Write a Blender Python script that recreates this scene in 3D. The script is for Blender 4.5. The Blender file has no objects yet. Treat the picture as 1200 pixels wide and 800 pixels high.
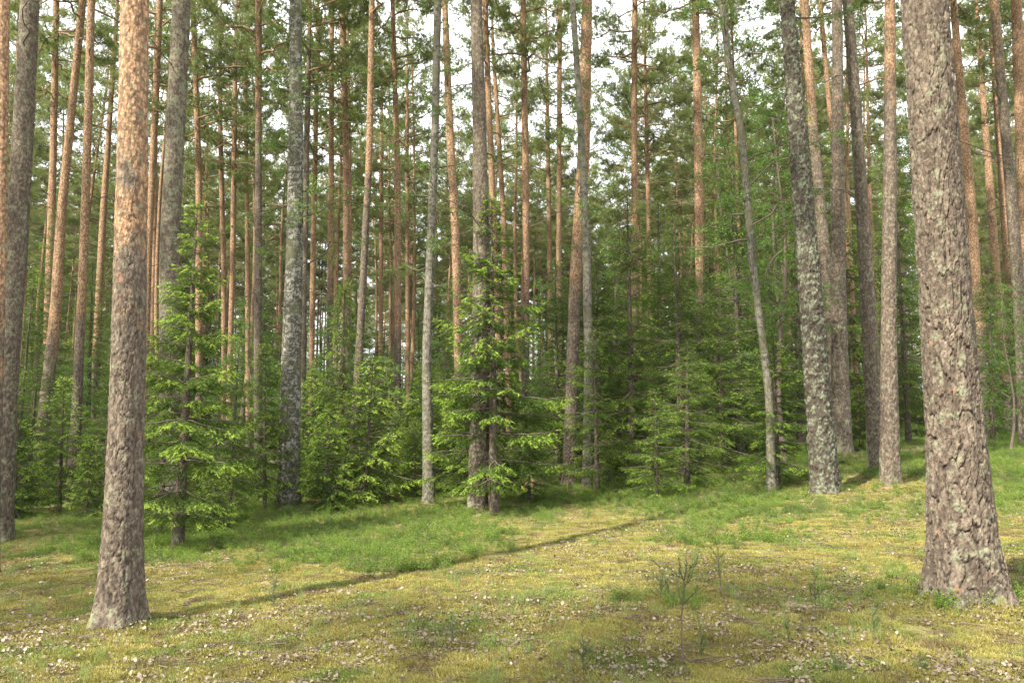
import bpy, math, random
import numpy as np
from mathutils import Vector, Matrix, Euler
sc = bpy.context.scene
COL = sc.collection
R = math.radians

# ------------------------------------------------------------------ camera, sky, sun
PITCH, FPX, EYE = R(6.0), 900.0, 1.6
cam = bpy.data.cameras.new("camera"); cam.lens = 27.0; cam.sensor_width = 36.0
cam.clip_start = 0.05; cam.clip_end = 3000
camo = bpy.data.objects.new("camera", cam); COL.objects.link(camo)
camo.location = (0, 0, EYE); camo.rotation_euler = (R(90) + PITCH, 0, 0)
sc.camera = camo

SUN_EL, SUN_TRAVEL = R(47), (0.72, 0.69)            # sunlight travels to the right and away from the camera
world = bpy.data.worlds.new("World"); sc.world = world; world.use_nodes = True
wn, wl = world.node_tree.nodes, world.node_tree.links
wn.clear()
sky = wn.new("ShaderNodeTexSky"); sky.sky_type = 'NISHITA'; sky.sun_disc = False
sky.sun_elevation = SUN_EL; sky.sun_rotation = math.atan2(-SUN_TRAVEL[0], -SUN_TRAVEL[1])
sky.air_density = 1.0; sky.dust_density = 3.0
tc = wn.new("ShaderNodeTexCoord"); nz = wn.new("ShaderNodeTexNoise")
nz.inputs["Scale"].default_value = 2.2; nz.inputs["Detail"].default_value = 5
rp = wn.new("ShaderNodeValToRGB")
rp.color_ramp.elements[0].position = 0.30; rp.color_ramp.elements[0].color = (0.62,)*3 + (1,)
rp.color_ramp.elements[1].position = 0.60; rp.color_ramp.elements[1].color = (0.97,)*3 + (1,)
mx = wn.new("ShaderNodeMix"); mx.data_type = 'RGBA'
mx.inputs["B"].default_value = (11.0, 11.2, 11.4, 1)
bg = wn.new("ShaderNodeBackground"); bg.inputs["Strength"].default_value = 0.098
wo = wn.new("ShaderNodeOutputWorld")
wl.new(tc.outputs["Generated"], nz.inputs["Vector"]); wl.new(nz.outputs["Fac"], rp.inputs["Fac"])
wl.new(rp.outputs["Color"], mx.inputs["Factor"]); wl.new(sky.outputs["Color"], mx.inputs["A"])
wl.new(mx.outputs["Result"], bg.inputs["Color"]); wl.new(bg.outputs["Background"], wo.inputs["Surface"])

sun = bpy.data.lights.new("sun", 'SUN'); sun.energy = 5.0; sun.angle = R(1.2); sun.color = (1.0, 0.93, 0.79)
suno = bpy.data.objects.new("sun", sun); COL.objects.link(suno); suno.location = (-20, -20, 30)
d = Vector((SUN_TRAVEL[0]*math.cos(SUN_EL), SUN_TRAVEL[1]*math.cos(SUN_EL), -math.sin(SUN_EL)))
suno.rotation_euler = d.to_track_quat('-Z', 'Y').to_euler()
sc.view_settings.view_transform = 'Standard'; sc.view_settings.look = 'None'
sc.view_settings.exposure = 1.56; sc.view_settings.gamma = 1
HAZE = 0.00012
sc.cycles.volume_bounces = 0; sc.cycles.max_bounces = 6; sc.cycles.diffuse_bounces = 4; sc.cycles.glossy_bounces = 2
sc.cycles.transmission_bounces = 4; sc.cycles.transparent_max_bounces = 4
sc.cycles.caustics_reflective = False; sc.cycles.caustics_refractive = False

# ------------------------------------------------------------------ numeric helpers
def sstep(a, b, x):
    t = np.clip((np.asarray(x, float) - a) / (b - a), 0, 1); return t*t*(3 - 2*t)
def hsh(ix, iy, iz, s):
    n = (ix.astype(np.int64)*374761393 + iy.astype(np.int64)*668265263 + iz.astype(np.int64)*2147483647 + s*1274126177) & 0xffffffff
    n = ((n ^ (n >> 13))*1274126177) & 0xffffffff
    n = (n ^ (n >> 16)) & 0xffffffff
    n = (n*2246822519) & 0xffffffff
    n = n ^ (n >> 15)
    return (n & 0xffffff)/float(0xffffff)
def vnoise(x, y, z, s=0):
    x, y, z = np.broadcast_arrays(np.asarray(x, float), np.asarray(y, float), np.asarray(z, float))
    x0, y0, z0 = np.floor(x), np.floor(y), np.floor(z)
    fx, fy, fz = x-x0, y-y0, z-z0
    fx, fy, fz = fx*fx*(3-2*fx), fy*fy*(3-2*fy), fz*fz*(3-2*fz)
    r = 0
    for i in (0, 1):
        for j in (0, 1):
            for k in (0, 1):
                w = (fx if i else 1-fx)*(fy if j else 1-fy)*(fz if k else 1-fz)
                r = r + w*hsh(x0+i, y0+j, z0+k, s)
    return r
def fbm(x, y, z=0., s=0, o=3):
    r, a, t = 0, 1., 0.
    for i in range(o):
        r = r + a*vnoise(np.asarray(x)*2**i, np.asarray(y)*2**i, np.asarray(z)*2**i, s+i*17); t += a; a *= .5
    return r/t
def smin(t, k): return t

def ground_h(x, y):
    x = np.asarray(x, float); y = np.asarray(y, float)
    h = 0.035*np.clip(x, -25, 25)*sstep(60, 15, np.abs(y))
    h = h + 0.62*sstep(8, 19, y)*sstep(1.0, 9, x)*sstep(70, 26, y)
    h = h + 0.10*(fbm(x*.35, y*.35, 0, 5, 3)-.5)
    h = h + 0.9*sstep(40, 120, y)*(fbm(x*.02, y*.02, 3, 9, 2)-.2)
    return h
def ground_fine(x, y):
    near = sstep(32, 10, y)
    c = fbm(np.asarray(x)*3.1, np.asarray(y)*3.1, 0, 31, 3)
    return ground_h(x, y) + root_mounds(np.asarray(x), np.asarray(y)) + near*(0.07*(c-.5) + 0.03*np.abs(vnoise(np.asarray(x)*7, np.asarray(y)*7, 0, 77)-.5))
def root_mounds(x, y):
    h = 0
    for (px, py, r, a) in ((140, 736, .55, .07), (1133, 706, .8, .09), (968, 581, .7, .1), (561, 602, .7, .1), (1043, 572, .7, .1), (338, 597, .7, .1), (203, 615, .7, .1), (503, 593, .5, .06)):
        if (px, py) not in _rc: _rc[(px, py)] = ground_hit(px, py)
        q = _rc[(px, py)]; h = h + a*np.exp(-((x-q[0])**2 + (y-q[1])**2)/(r*r*.35))
    return h
_rc = {}
def gh(x, y): return float(ground_h(x, y))

CP, SP = math.cos(PITCH), math.sin(PITCH)
def ray(px, py):
    a, b = (px-600)/FPX, (400-py)/FPX
    return np.array([a, CP - b*SP, SP + b*CP])
def ground_hit(px, py):
    r = ray(px, py); prev = 1.
    for t in np.arange(1.5, 120, .02):
        p = r*t
        if EYE + p[2] <= gh(p[0], p[1]): return p[0], p[1]
    return r[0]*40, r[1]*40
def on_plane(px, py, Y):
    r = ray(px, py); t = float(Y)/r[1]
    return np.array([r[0]*t, Y, EYE + r[2]*t]), t
def project(x, y, z):
    z = z-EYE; f = y*CP + z*SP; u = -y*SP + z*CP
    return 600 + FPX*x/f, 400 - FPX*u/f

# ------------------------------------------------------------------ mesh builder
class MB:
    def __init__(s): s.v = []; s.f = []; s.m = []; s.sm = []; s.n = 0; s.a = {}
    def add(s, v, f, mat=0, smooth=False, **attrs):
        v = np.asarray(v, np.float32).reshape(-1, 3); f = np.asarray(f, np.int64).reshape(-1, 3)
        for k in set(list(attrs) + list(s.a)):
            if k not in s.a: s.a[k] = [np.zeros(s.n, np.float32)] if s.n else []
            val = attrs.get(k, 0.)
            s.a[k].append(np.broadcast_to(np.asarray(val, np.float32), (len(v),)).astype(np.float32))
        s.v.append(v); s.f.append(f + s.n); s.n += len(v)
        s.m.append(np.full(len(f), mat, np.int32)); s.sm.append(np.full(len(f), smooth, bool))
    def mesh(s, name, mats):
        v = np.concatenate(s.v); f = np.concatenate(s.f)
        me = bpy.data.meshes.new(name)
        me.vertices.add(len(v)); me.vertices.foreach_set("co", v.ravel())
        me.loops.add(len(f)*3); me.loops.foreach_set("vertex_index", f.ravel().astype(np.int32))
        me.polygons.add(len(f)); me.polygons.foreach_set("loop_start", np.arange(0, len(f)*3, 3, dtype=np.int32))
        me.polygons.foreach_set("material_index", np.concatenate(s.m))
        me.polygons.foreach_set("use_smooth", np.concatenate(s.sm))
        for k, lst in s.a.items():
            at = me.attributes.new(k, 'FLOAT', 'POINT'); at.data.foreach_set("value", np.concatenate(lst))
        for m in mats: me.materials.append(m)
        me.update(calc_edges=True)
        return me

def new_obj(name, data, parent=None, loc=(0, 0, 0), rot=(0, 0, 0), scale=(1, 1, 1)):
    o = bpy.data.objects.new(name, data); COL.objects.link(o); o.parent = parent
    o.location = loc; o.rotation_euler = rot; o.scale = scale
    return o
def thing(name, label, cat, loc, group=None):
    o = new_obj(name, None, None, loc); o.empty_display_size = .3
    o["label"] = label; o["category"] = cat
    if group: o["group"] = group
    return o

def tube(mb, pts, rad, n=6, mat=0, cap=True, **at):
    pts = np.asarray(pts, float); rad = np.asarray(rad, float)
    t = np.gradient(pts, axis=0); t /= np.linalg.norm(t, axis=1)[:, None] + 1e-9
    ref = np.where(np.abs(t[:, 2:3]) > .8, np.array([[1., 0, 0]]), np.array([[0, 0, 1.]]))
    ref = np.broadcast_to(ref[0], t.shape)
    a = np.cross(t, ref); a /= np.linalg.norm(a, axis=1)[:, None] + 1e-9
    b = np.cross(t, a)
    th = np.arange(n)/n*2*np.pi
    v = pts[:, None] + rad[:, None, None]*(np.cos(th)[None, :, None]*a[:, None] + np.sin(th)[None, :, None]*b[:, None])
    k = len(pts); i = np.arange(k-1)[:, None]*n; j = np.arange(n)[None]; j2 = (j+1) % n
    f = np.concatenate([np.stack([i+j, i+j2, i+n+j2], -1).reshape(-1, 3), np.stack([i+j, i+n+j2, i+n+j], -1).reshape(-1, 3)])
    mb.add(v.reshape(-1, 3), f, mat, True, **at)

def unit(a): return a/(np.linalg.norm(a, axis=-1, keepdims=True) + 1e-9)
def blades(mb, p, d, w, mat, rng, shape='tri', **at):
    """thin leaf-like faces: base point p, direction*length d, half width w"""
    n = len(p)
    if n == 0: return
    r = rng.normal(size=(n, 3)); s = unit(np.cross(d, r))*np.asarray(w).reshape(-1, 1)
    if shape == 'tri':
        v = np.stack([p - s, p + s, p + d], 1).reshape(-1, 3)
        f = np.arange(n*3).reshape(-1, 3); k = 3
    else:                                             # diamond leaf, slightly folded
        nn = unit(np.cross(d, s))*np.asarray(w).reshape(-1, 1)*.35
        v = np.stack([p, p + d*.45 + s + nn, p + d, p + d*.45 - s + nn], 1).reshape(-1, 3)
        b = np.arange(n)[:, None]*4
        f = np.concatenate([b + np.array([[0, 1, 2]]), b + np.array([[0, 2, 3]])]); k = 4
    at = {q: (np.repeat(val, k) if np.ndim(val) else val) for q, val in at.items()}
    mb.add(v, f, mat, False, **at)

# ------------------------------------------------------------------ materials
def mat(name):
    m = bpy.data.materials.new(name); m.use_nodes = True; m.node_tree.nodes.clear()
    return m, m.node_tree.nodes, m.node_tree.links
class N:
    def __init__(s, m): s.m, s.n, s.l = m, m.node_tree.nodes, m.node_tree.links
    def put(s, node, key, v):
        if hasattr(v, "is_linked") or isinstance(v, bpy.types.NodeSocket): s.l.new(v, node.inputs[key])
        else: node.inputs[key].default_value = v
    def noise(s, vec, scale, detail=3, rough=.5, out="Fac"):
        n = s.n.new("ShaderNodeTexNoise"); s.put(n, "Vector", vec); n.inputs["Scale"].default_value = scale
        n.inputs["Detail"].default_value = detail; n.inputs["Roughness"].default_value = rough; return n.outputs[out]
    def voro(s, vec, scale, feature='F1', out="Distance"):
        n = s.n.new("ShaderNodeTexVoronoi"); n.feature = feature; s.put(n, "Vector", vec); n.inputs["Scale"].default_value = scale; return n.outputs[out]
    def obj(s): return s.n.new("ShaderNodeTexCoord").outputs["Object"]
    def mapv(s, vec, sc_): n = s.n.new("ShaderNodeMapping"); s.put(n, "Vector", vec); n.inputs["Scale"].default_value = sc_; return n.outputs[0]
    def attr(s, name): n = s.n.new("ShaderNodeAttribute"); n.attribute_name = name; return n.outputs["Fac"]
    def rnd(s): return s.n.new("ShaderNodeObjectInfo").outputs["Random"]
    def rng(s, v, a, b, c=0., d=1.):
        n = s.n.new("ShaderNodeMapRange"); s.put(n, 0, v); n.inputs[1].default_value = a; n.inputs[2].default_value = b
        n.inputs[3].default_value = c; n.inputs[4].default_value = d; n.interpolation_type = 'SMOOTHSTEP'; return n.outputs[0]
    def math(s, op, a, b=0.): n = s.n.new("ShaderNodeMath"); n.operation = op; s.put(n, 0, a); s.put(n, 1, b); return n.outputs[0]
    def mix(s, f, a, b):
        n = s.n.new("ShaderNodeMix"); n.data_type = 'RGBA'
        for k, v in (("Factor", f), ("A", a), ("B", b)):
            if isinstance(v, tuple): v = v + (1,)*(4-len(v))
            s.put(n, k, v)
        return n.outputs["Result"]
    def bump(s, h, strength, dist, nrm=None):
        n = s.n.new("ShaderNodeBump"); s.put(n, "Height", h); n.inputs["Strength"].default_value = strength
        n.inputs["Distance"].default_value = dist
        if nrm is not None: s.l.new(nrm, n.inputs["Normal"])
        return n.outputs[0]
    def principled(s, col, rough=.9, nrm=None, spec=.2):
        p = s.n.new("ShaderNodeBsdfPrincipled"); s.put(p, "Base Color", col); p.inputs["Roughness"].default_value = rough
        p.inputs["Specular IOR Level"].default_value = spec
        if nrm is not None: s.l.new(nrm, p.inputs["Normal"])
        o = s.n.new("ShaderNodeOutputMaterial"); s.l.new(p.outputs[0], o.inputs[0])
    def leaf(s, col, tr=.4, tcol=None, gloss=.012):
        dn = s.n.new("ShaderNodeBsdfDiffuse"); t = s.n.new("ShaderNodeBsdfTranslucent"); m = s.n.new("ShaderNodeMixShader")
        s.put(dn, "Color", col); s.put(t, "Color", tcol if tcol is not None else col); m.inputs[0].default_value = tr
        s.l.new(dn.outputs[0], m.inputs[1]); s.l.new(t.outputs[0], m.inputs[2])
        g = s.n.new("ShaderNodeBsdfGlossy"); g.inputs["Roughness"].default_value = .45; g.inputs["Color"].default_value = (1, 1, 1, 1)
        m2 = s.n.new("ShaderNodeMixShader"); m2.inputs[0].default_value = gloss
        s.l.new(m.outputs[0], m2.inputs[1]); s.l.new(g.outputs[0], m2.inputs[2])
        o = s.n.new("ShaderNodeOutputMaterial"); s.l.new(m2.outputs[0], o.inputs[0])

def bark_material(name, grey1, grey2, or1, or2, lichen_col, dark=(.05, .038, .03)):
    m, _, _ = mat(name); k = N(m); v = k.obj()
    n1 = k.noise(v, 2.3, 4); n2 = k.noise(v, 26, 5, .65); flat = k.mapv(v, (1, 1, .28)); n3 = k.noise(flat, 55, 3, .6)
    wv = k.n.new("ShaderNodeVectorMath"); wv.operation = 'MULTIPLY_ADD'; k.l.new(k.noise(v, 18, 3, .6, "Color"), wv.inputs[0]); wv.inputs[1].default_value = (.05, .05, .05); k.l.new(v, wv.inputs[2])
    vor = k.voro(k.mapv(wv.outputs[0], (1, 1, .45)), 34, 'F1')
    vc = k.n.new("ShaderNodeSeparateColor"); k.l.new(k.voro(k.mapv(wv.outputs[0], (1, 1, .5)), 40, 'F1', "Color"), vc.inputs[0]); vcol = vc.outputs[0]
    g = k.mix(k.math('ADD', k.math('ADD', k.math('MULTIPLY', n2, .55), k.math('MULTIPLY', k.math('SUBTRACT', vcol, .5), .45)), k.math('MULTIPLY', k.attr("cellr"), .35)), grey1, grey2)
    o = k.mix(k.rng(n2, .35, .65), or1, or2)
    of = k.rng(k.math('ADD', k.attr("orange"), k.math('MULTIPLY', k.math('SUBTRACT', n1, .5), .7)), .25, .75)
    c = k.mix(of, g, o)
    c = k.mix(k.rng(vor, .32, .72, 0, .65), c, dark)
    # worn red patches where a plate has flaked away
    c = k.mix(k.math('MULTIPLY', k.rng(k.noise(v, 5.5, 2), .68, .73), k.rng(n3, .3, .6, .2, .8)), c, (.26, .15, .10))
    lf = k.math('MULTIPLY', k.rng(k.math('ADD', k.noise(v, 9, 5, .7), k.math('MULTIPLY', k.attr("lichen"), .22)), .58, .70), k.rng(n2, .3, .55))
    c = k.mix(lf, c, lichen_col)
    c = k.mix(k.math('MULTIPLY', k.attr("crack"), .92), c, dark)
    c = k.mix(k.rng(n3, .5, .8, 0, .5), c, tuple(x*.45 for x in grey1))
    c = k.mix(k.math('MULTIPLY', k.rng(k.math('ADD', k.attr("foot"), k.math('MULTIPLY', k.math('SUBTRACT', k.noise(v, 8, 4), .5), 1.6)), .45, .7), .8), c, (.13, .13, .035))
    hgt = k.math('ADD', k.math('MULTIPLY', n2, .8), k.math('ADD', k.math('MULTIPLY', n3, .5), k.math('MULTIPLY', vcol, 1.1)))
    k.principled(c, .92, k.bump(hgt, 1., .016)); return m
M_PINE = bark_material("pine_bark", (.070, .052, .039), (.25, .20, .152), (.26, .145, .078), (.49, .315, .19), (.20, .205, .135))
M_ROUGH = bark_material("lichen_bark", (.035, .03, .022), (.10, .088, .066), (.2, .15, .1), (.26, .2, .15), (.17, .185, .13))
M_SPRUCEBARK = bark_material("spruce_bark", (.07, .052, .04), (.15, .115, .085), (.1, .08, .06), (.15, .12, .09), (.16, .19, .12))
def birch_material(name, w1, w2, thr):
    m, _, _ = mat(name); k = N(m); v = k.obj()
    n1 = k.noise(k.mapv(v, (1, 1, 1.5)), 8.5, 6, .75); n2 = k.noise(k.mapv(v, (1, 1, 6)), 9, 4, .6); n3 = k.noise(v, 40, 3)
    white = k.mix(n3, w1, w2)
    darkc = k.mix(n3, (.03, .028, .022), (.10, .095, .065))
    f = k.math('MAXIMUM', k.rng(k.math('ADD', n1, k.math('MULTIPLY', k.attr("crack"), .3)), thr, thr+.13), k.rng(n2, .60, .66))
    c = k.mix(f, white, darkc)
    c = k.mix(k.rng(k.math('ADD', k.noise(v, 3, 4), k.math('MULTIPLY', k.attr("lichen"), .3)), .58, .75, 0, .75), c, (.095, .095, .05))
    k.principled(c, .85, k.bump(k.math('ADD', f, n3), .8, .008)); return m
M_BIRCH = birch_material("birch_bark", (.17, .162, .135), (.37, .355, .31), .44)
M_GREYB = birch_material("grey_birch_bark", (.09, .082, .066), (.235, .215, .175), .50)
def twig_material():
    m, _, _ = mat("twig_bark"); k = N(m); v = k.obj()
    k.principled(k.mix(k.noise(v, 14, 3), (.05, .038, .03), (.16, .125, .10)), .9); return m
M_TWIG = twig_material()
def limb_material():
    m, _, _ = mat("limb_bark"); k = N(m); v = k.obj()
    k.principled(k.mix(k.noise(v, 9, 3), (.12, .075, .048), (.30, .19, .12)), .9); return m
M_LIMB = limb_material()
def foliage(name, a, b, tr=.4, gloss=.012, obj_amt=.5):
    m, _, _ = mat(name); k = N(m)
    f = k.math('ADD', k.math('MULTIPLY', k.attr("tint"), 1-obj_amt), k.math('MULTIPLY', k.rnd(), obj_amt))
    c = k.mix(f, a, b); k.leaf(c, tr, None, gloss); return m
M_SPRUCE = foliage("spruce_needles", (.038, .074, .012), (.100, .150, .024), .38)
M_TIP = foliage("new_spruce_shoots", (.21, .33, .035), (.34, .45, .07), .42)
M_PNEED = foliage("pine_needles", (.13, .18, .048), (.25, .30, .10), .5)
M_BLEAF = foliage("birch_leaves", (.075, .155, .025), (.15, .26, .045), .5)
def bilberry_material():
    m, _, _ = mat("bilberry_leaves"); k = N(m); oi = k.n.new("ShaderNodeObjectInfo"); L = oi.outputs["Location"]
    f = k.math('ADD', k.math('MULTIPLY', k.attr("tint"), .5), k.math('MULTIPLY', oi.outputs["Random"], .5))
    c = k.mix(f, (.085, .165, .018), (.23, .33, .045))
    c = k.mix(k.rng(k.noise(L, .9, 4, .65), .46, .60, 0, .8), c, k.mix(f, (.045, .095, .014), (.12, .19, .03)))
    c = k.mix(k.rng(k.noise(L, 3.1, 3, .6), .60, .70, 0, .7), c, (.19, .16, .06))
    k.leaf(c, .45); return m
M_BILB = bilberry_material()
M_GRASS = foliage("grass_blades", (.12, .20, .05), (.28, .32, .11), .45)
def moss_material():
    m, _, _ = mat("moss_shoots"); k = N(m); oi = k.n.new("ShaderNodeObjectInfo"); L = oi.outputs["Location"]
    f = k.math('ADD', k.math('MULTIPLY', k.attr("tint"), .35), k.math('MULTIPLY', oi.outputs["Random"], .65))
    c = k.mix(f, (.15, .13, .035), (.40, .36, .115))
    c = k.mix(k.rng(k.noise(L, 1.1, 4, .65), .50, .62), c, k.mix(f, (.09, .12, .025), (.22, .27, .07)))
    c = k.mix(k.rng(k.noise(L, 2.3, 4, .7), .54, .64, 0, .85), c, k.mix(f, (.07, .05, .025), (.26, .20, .11)))
    k.leaf(c, .3, None, .01); return m
M_MOSS = moss_material()
M_LITTER = foliage("dry_leaves", (.08, .055, .036), (.27, .21, .145), .2, .05, .75)
M_SEED = foliage("seedling_needles", (.075, .125, .035), (.15, .22, .065), .4)
def ground_material():
    m, _, _ = mat("forest_floor"); k = N(m); v = k.obj()
    n1 = k.noise(v, 1.6, 6, .7); n2 = k.noise(v, 5, 5, .65); n3 = k.noise(v, 45, 4, .7); n4 = k.noise(v, 150, 2)
    moss = k.mix(n3, (.11, .10, .03), (.30, .27, .10))
    green = k.mix(n3, (.045, .085, .018), (.12, .17, .04))
    lit = k.mix(k.rng(n4, .35, .65), (.10, .065, .04), (.34, .25, .17))
    c = k.mix(k.rng(n1, .42, .62), moss, k.mix(.45, moss, green))
    c = k.mix(k.attr("green"), c, green)
    c = k.mix(k.rng(k.math('ADD', n2, k.math('MULTIPLY', n3, .35)), .66, .80), c, lit)
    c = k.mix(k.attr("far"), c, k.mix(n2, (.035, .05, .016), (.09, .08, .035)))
    k.principled(c, .97, k.bump(k.math('ADD', n3, k.math('MULTIPLY', n2, 2.)), 1., .03)); return m
M_GROUND = ground_material()
def stump_material():
    m, _, _ = mat("rotten_wood"); k = N(m); v = k.obj()
    k.principled(k.mix(k.noise(k.mapv(v, (1, 1, .2)), 30, 4), (.11, .055, .035), (.34, .21, .14)), .95, k.bump(k.noise(v, 40, 3), .8, .01)); return m
M_STUMP = stump_material()

# ------------------------------------------------------------------ ground
def axis(lo, hi, step, far_lo, far_hi):
    a = list(np.arange(lo, hi + 1e-6, step)); s = step; x = hi
    while x < far_hi: s *= 1.16; x += s; a.append(x)
    s = step; x = lo; b = []
    while x > far_lo: s *= 1.16; x -= s; b.append(x)
    return np.array(b[::-1] + a)
gx = axis(-11, 12, .085, -900, 900); gy = axis(2.5, 24, .085, -900, 1200)
X, Y = np.meshgrid(gx, gy)
BOUND = [(-200, 655), (0, 655), (60, 650), (130, 668), (250, 655), (330, 672), (420, 668), (520, 648), (600, 622), (650, 606),
         (730, 600), (790, 622), (900, 625), (1000, 612), (1090, 603), (1200, 603), (1400, 600)]
_bp = [ground_hit(*b) for b in BOUND]
_ba = np.array([p[0]/p[1] for p in _bp]); _bd = np.array([p[1] for p in _bp])
def green_mask(x, y):
    y_ = np.maximum(y, .5); edge = np.interp(x/y_, _ba, _bd)
    n = fbm(x*.9, y*.9, 0, 55, 3)-.5
    m = sstep(-1.5, 1.6, y - edge + n*5)
    for (px, py, r) in ((1060, 688, .75), (775, 700, .3), (1190, 690, 1.), (560, 640, .5)):
        q = ground_hit(px, py); m = np.maximum(m, .4*sstep(r*1.4, r*.2, np.hypot(x-q[0], (y-q[1])*.8) + n*.5))
    bare = sstep(.50, .68, fbm(x*.5, y*.5, 0, 91, 3))
    return np.clip(m*(1 - .75*bare), 0, 1)
V = np.stack([X, Y, ground_fine(X, Y)], -1).reshape(-1, 3)
ny, nx = X.shape
i = np.arange(ny-1)[:, None]*nx; j = np.arange(nx-1)[None]
F = np.concatenate([np.stack([i+j, i+j+1, i+nx+j+1], -1).reshape(-1, 3), np.stack([i+j, i+nx+j+1, i+nx+j], -1).reshape(-1, 3)])
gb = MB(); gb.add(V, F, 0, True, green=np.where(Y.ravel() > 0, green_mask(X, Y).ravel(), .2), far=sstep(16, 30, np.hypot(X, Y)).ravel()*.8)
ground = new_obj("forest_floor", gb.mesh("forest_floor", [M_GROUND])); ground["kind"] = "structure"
ground["label"] = "mossy forest floor rising gently to the right"

# ------------------------------------------------------------------ trunks
def plates(u, v, nu, seed, warp):
    """stretched Voronoi bark plates, periodic in u; returns edge distance, cell id value"""
    per = nu; ang = u/per*2*np.pi; ca, sa = np.cos(ang)*per/6.283, np.sin(ang)*per/6.283
    wu = fbm(ca*1.4, sa*1.4, v*1.0, seed+3, 3)-.5; wv = fbm(ca*.8, sa*.8, v*.9, seed+4, 3)-.5
    u = u + warp*1.5*wu; v = v + warp*1.7*wv
    iu, iv = np.floor(u), np.floor(v)
    f1 = np.full(u.shape, 9.); f2 = np.full(u.shape, 9.); cid = np.zeros(u.shape)
    for a in (-1, 0, 1):
        for b in (-1, 0, 1):
            cu, cv = iu+a, iv+b; cw = np.mod(cu, nu)
            jx = hsh(cw, cv, cw*0, seed); jy = hsh(cw, cv, cw*0+1, seed)
            dd = np.hypot(u-cu-.5-(jx-.5)*.9, v-cv-.5-(jy-.5)*.9)
            r = hsh(cw, cv, cw*0+2, seed)
            n1 = dd < f1
            f2 = np.where(n1, f1, np.minimum(f2, dd)); cid = np.where(n1, r, cid); f1 = np.where(n1, dd, f1)
    return f2-f1, cid

def trunk(mb, pts, rad, nseg, step, zfine, seed, style, depth=.012, cell=(.06, .13), flare=.3, orange=(6, 12), lichen=.2):
    """a bark-covered trunk along pts (rising in z). style: 'pine','birch','rough'"""
    pts = np.asarray(pts, float); rad = np.asarray(rad, float); o = np.argsort(pts[:, 2]); pts, rad = pts[o], rad[o]
    z0, z1 = pts[0, 2], pts[-1, 2]
    zf = min(zfine, z1)
    zz = np.arange(z0, zf, step)
    zz = np.concatenate([zz, np.linspace(zf, z1, max(3, int((z1-zf)/.6)))])
    def cub(c):                                       # smooth through the control points
        t = np.linspace(z0, z1, 400); y = np.interp(t, pts[:, 2], c)
        k = np.hanning(43); k /= k.sum(); yp = np.concatenate([2*y[0]-y[21:0:-1], y, 2*y[-1]-y[-2:-23:-1]])
        return np.interp(zz, t, np.convolve(yp, k, 'valid'))
    cx, cy, rr = cub(pts[:, 0]), cub(pts[:, 1]), np.maximum(cub(rad), .012)
    th = np.arange(nseg)/nseg*2*np.pi
    TH, Z = np.meshgrid(th, zz); Rr = np.broadcast_to(rr[:, None], TH.shape).copy()
    hz = Z - z0
    ph = seed*1.7
    lob = .55 + .45*np.cos(TH*5 + ph + .6*np.sin(TH*2+ph))
    Rr *= 1 + flare*np.exp(-hz/.2)*lob**1.5 + .05*np.exp(-hz/.7)
    Rr *= 1 + .05*np.sin(TH*2 + ph + hz*.4) + .05*(fbm(np.cos(TH)*1.3, np.sin(TH)*1.3, Z*.9, seed, 2)-.5)
    R0 = float(np.mean(rr[:max(2, len(rr)//3)])); nu = max(5, int(round(2*np.pi*R0/cell[0])))
    e, cid = plates(TH/(2*np.pi)*nu, Z/cell[1], nu, seed, 1.)
    grow = sstep(orange[1], orange[0]-.5, hz)*.85 + .15 if orange[1] < 8 else sstep(9, 1, hz)*.65 + .35
    crack = sstep(.22, .03, e)
    fine = fbm(np.cos(TH)*R0*22, np.sin(TH)*R0*22, Z*16, seed+9, 4)-.5
    big = fbm(np.cos(TH)*R0*7, np.sin(TH)*R0*7, Z*4, seed+11, 2)
    e2, c2 = plates(TH/(2*np.pi)*nu*2, Z/cell[1]*2.6, nu*2, seed+40, 1.6)
    keep = sstep(.36, .60, fbm(np.cos(TH)*R0*11, np.sin(TH)*R0*11, Z*5, seed+21, 2) + .22)
    ragged = e + .10*(fine)
    flat = 1 - (1 - sstep(.0, .085, ragged))*(.35 + .65*keep)
    flake = sstep(.02, .12, e2)*(.5 + .9*c2)
    disp = depth*grow*(flat*(.85+.5*cid) - .85 + .30*flake) + depth*.16*(flake-.5) + depth*.8*fine
    crack = np.maximum(sstep(.10, .01, ragged)*(.3 + .7*keep), .3*sstep(.08, .01, e2))
    if style == 'rough':
        q = fbm(np.cos(TH)*R0*30, np.sin(TH)*R0*30, Z*24, seed+2, 4); disp = depth*(3.4*(q-.5) + 1.0*fine); crack = sstep(.50, .38, q)
    if style == 'birch': disp *= .5
    Rr += disp*np.minimum(1, rr[:, None]/.1)
    v = np.stack([cx[:, None] + Rr*np.cos(TH), cy[:, None] + Rr*np.sin(TH), Z], -1).reshape(-1, 3)
    n = nseg; i = np.arange(len(zz)-1)[:, None]*n; j = np.arange(n)[None]; j2 = (j+1) % n
    f = np.concatenate([np.stack([i+j, i+j2, i+n+j2], -1).reshape(-1, 3), np.stack([i+j, i+n+j2, i+n+j], -1).reshape(-1, 3)])
    org = sstep(orange[0], orange[1], hz + 2.2*(big-.5)).ravel()
    mb.add(v, f, 0, True, crack=(crack*(.35+.65*grow)).ravel(), cellr=cid.ravel(), orange=org,
           lichen=np.clip(lichen + .4*np.exp(-hz/.4), 0, 1).ravel(), foot=np.exp(-np.maximum(hz-.08, 0)/.10).ravel())
    return lambda z: np.array([np.interp(z, zz, cx), np.interp(z, zz, cy), z]), lambda z: float(np.interp(z, zz, rr))

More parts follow.
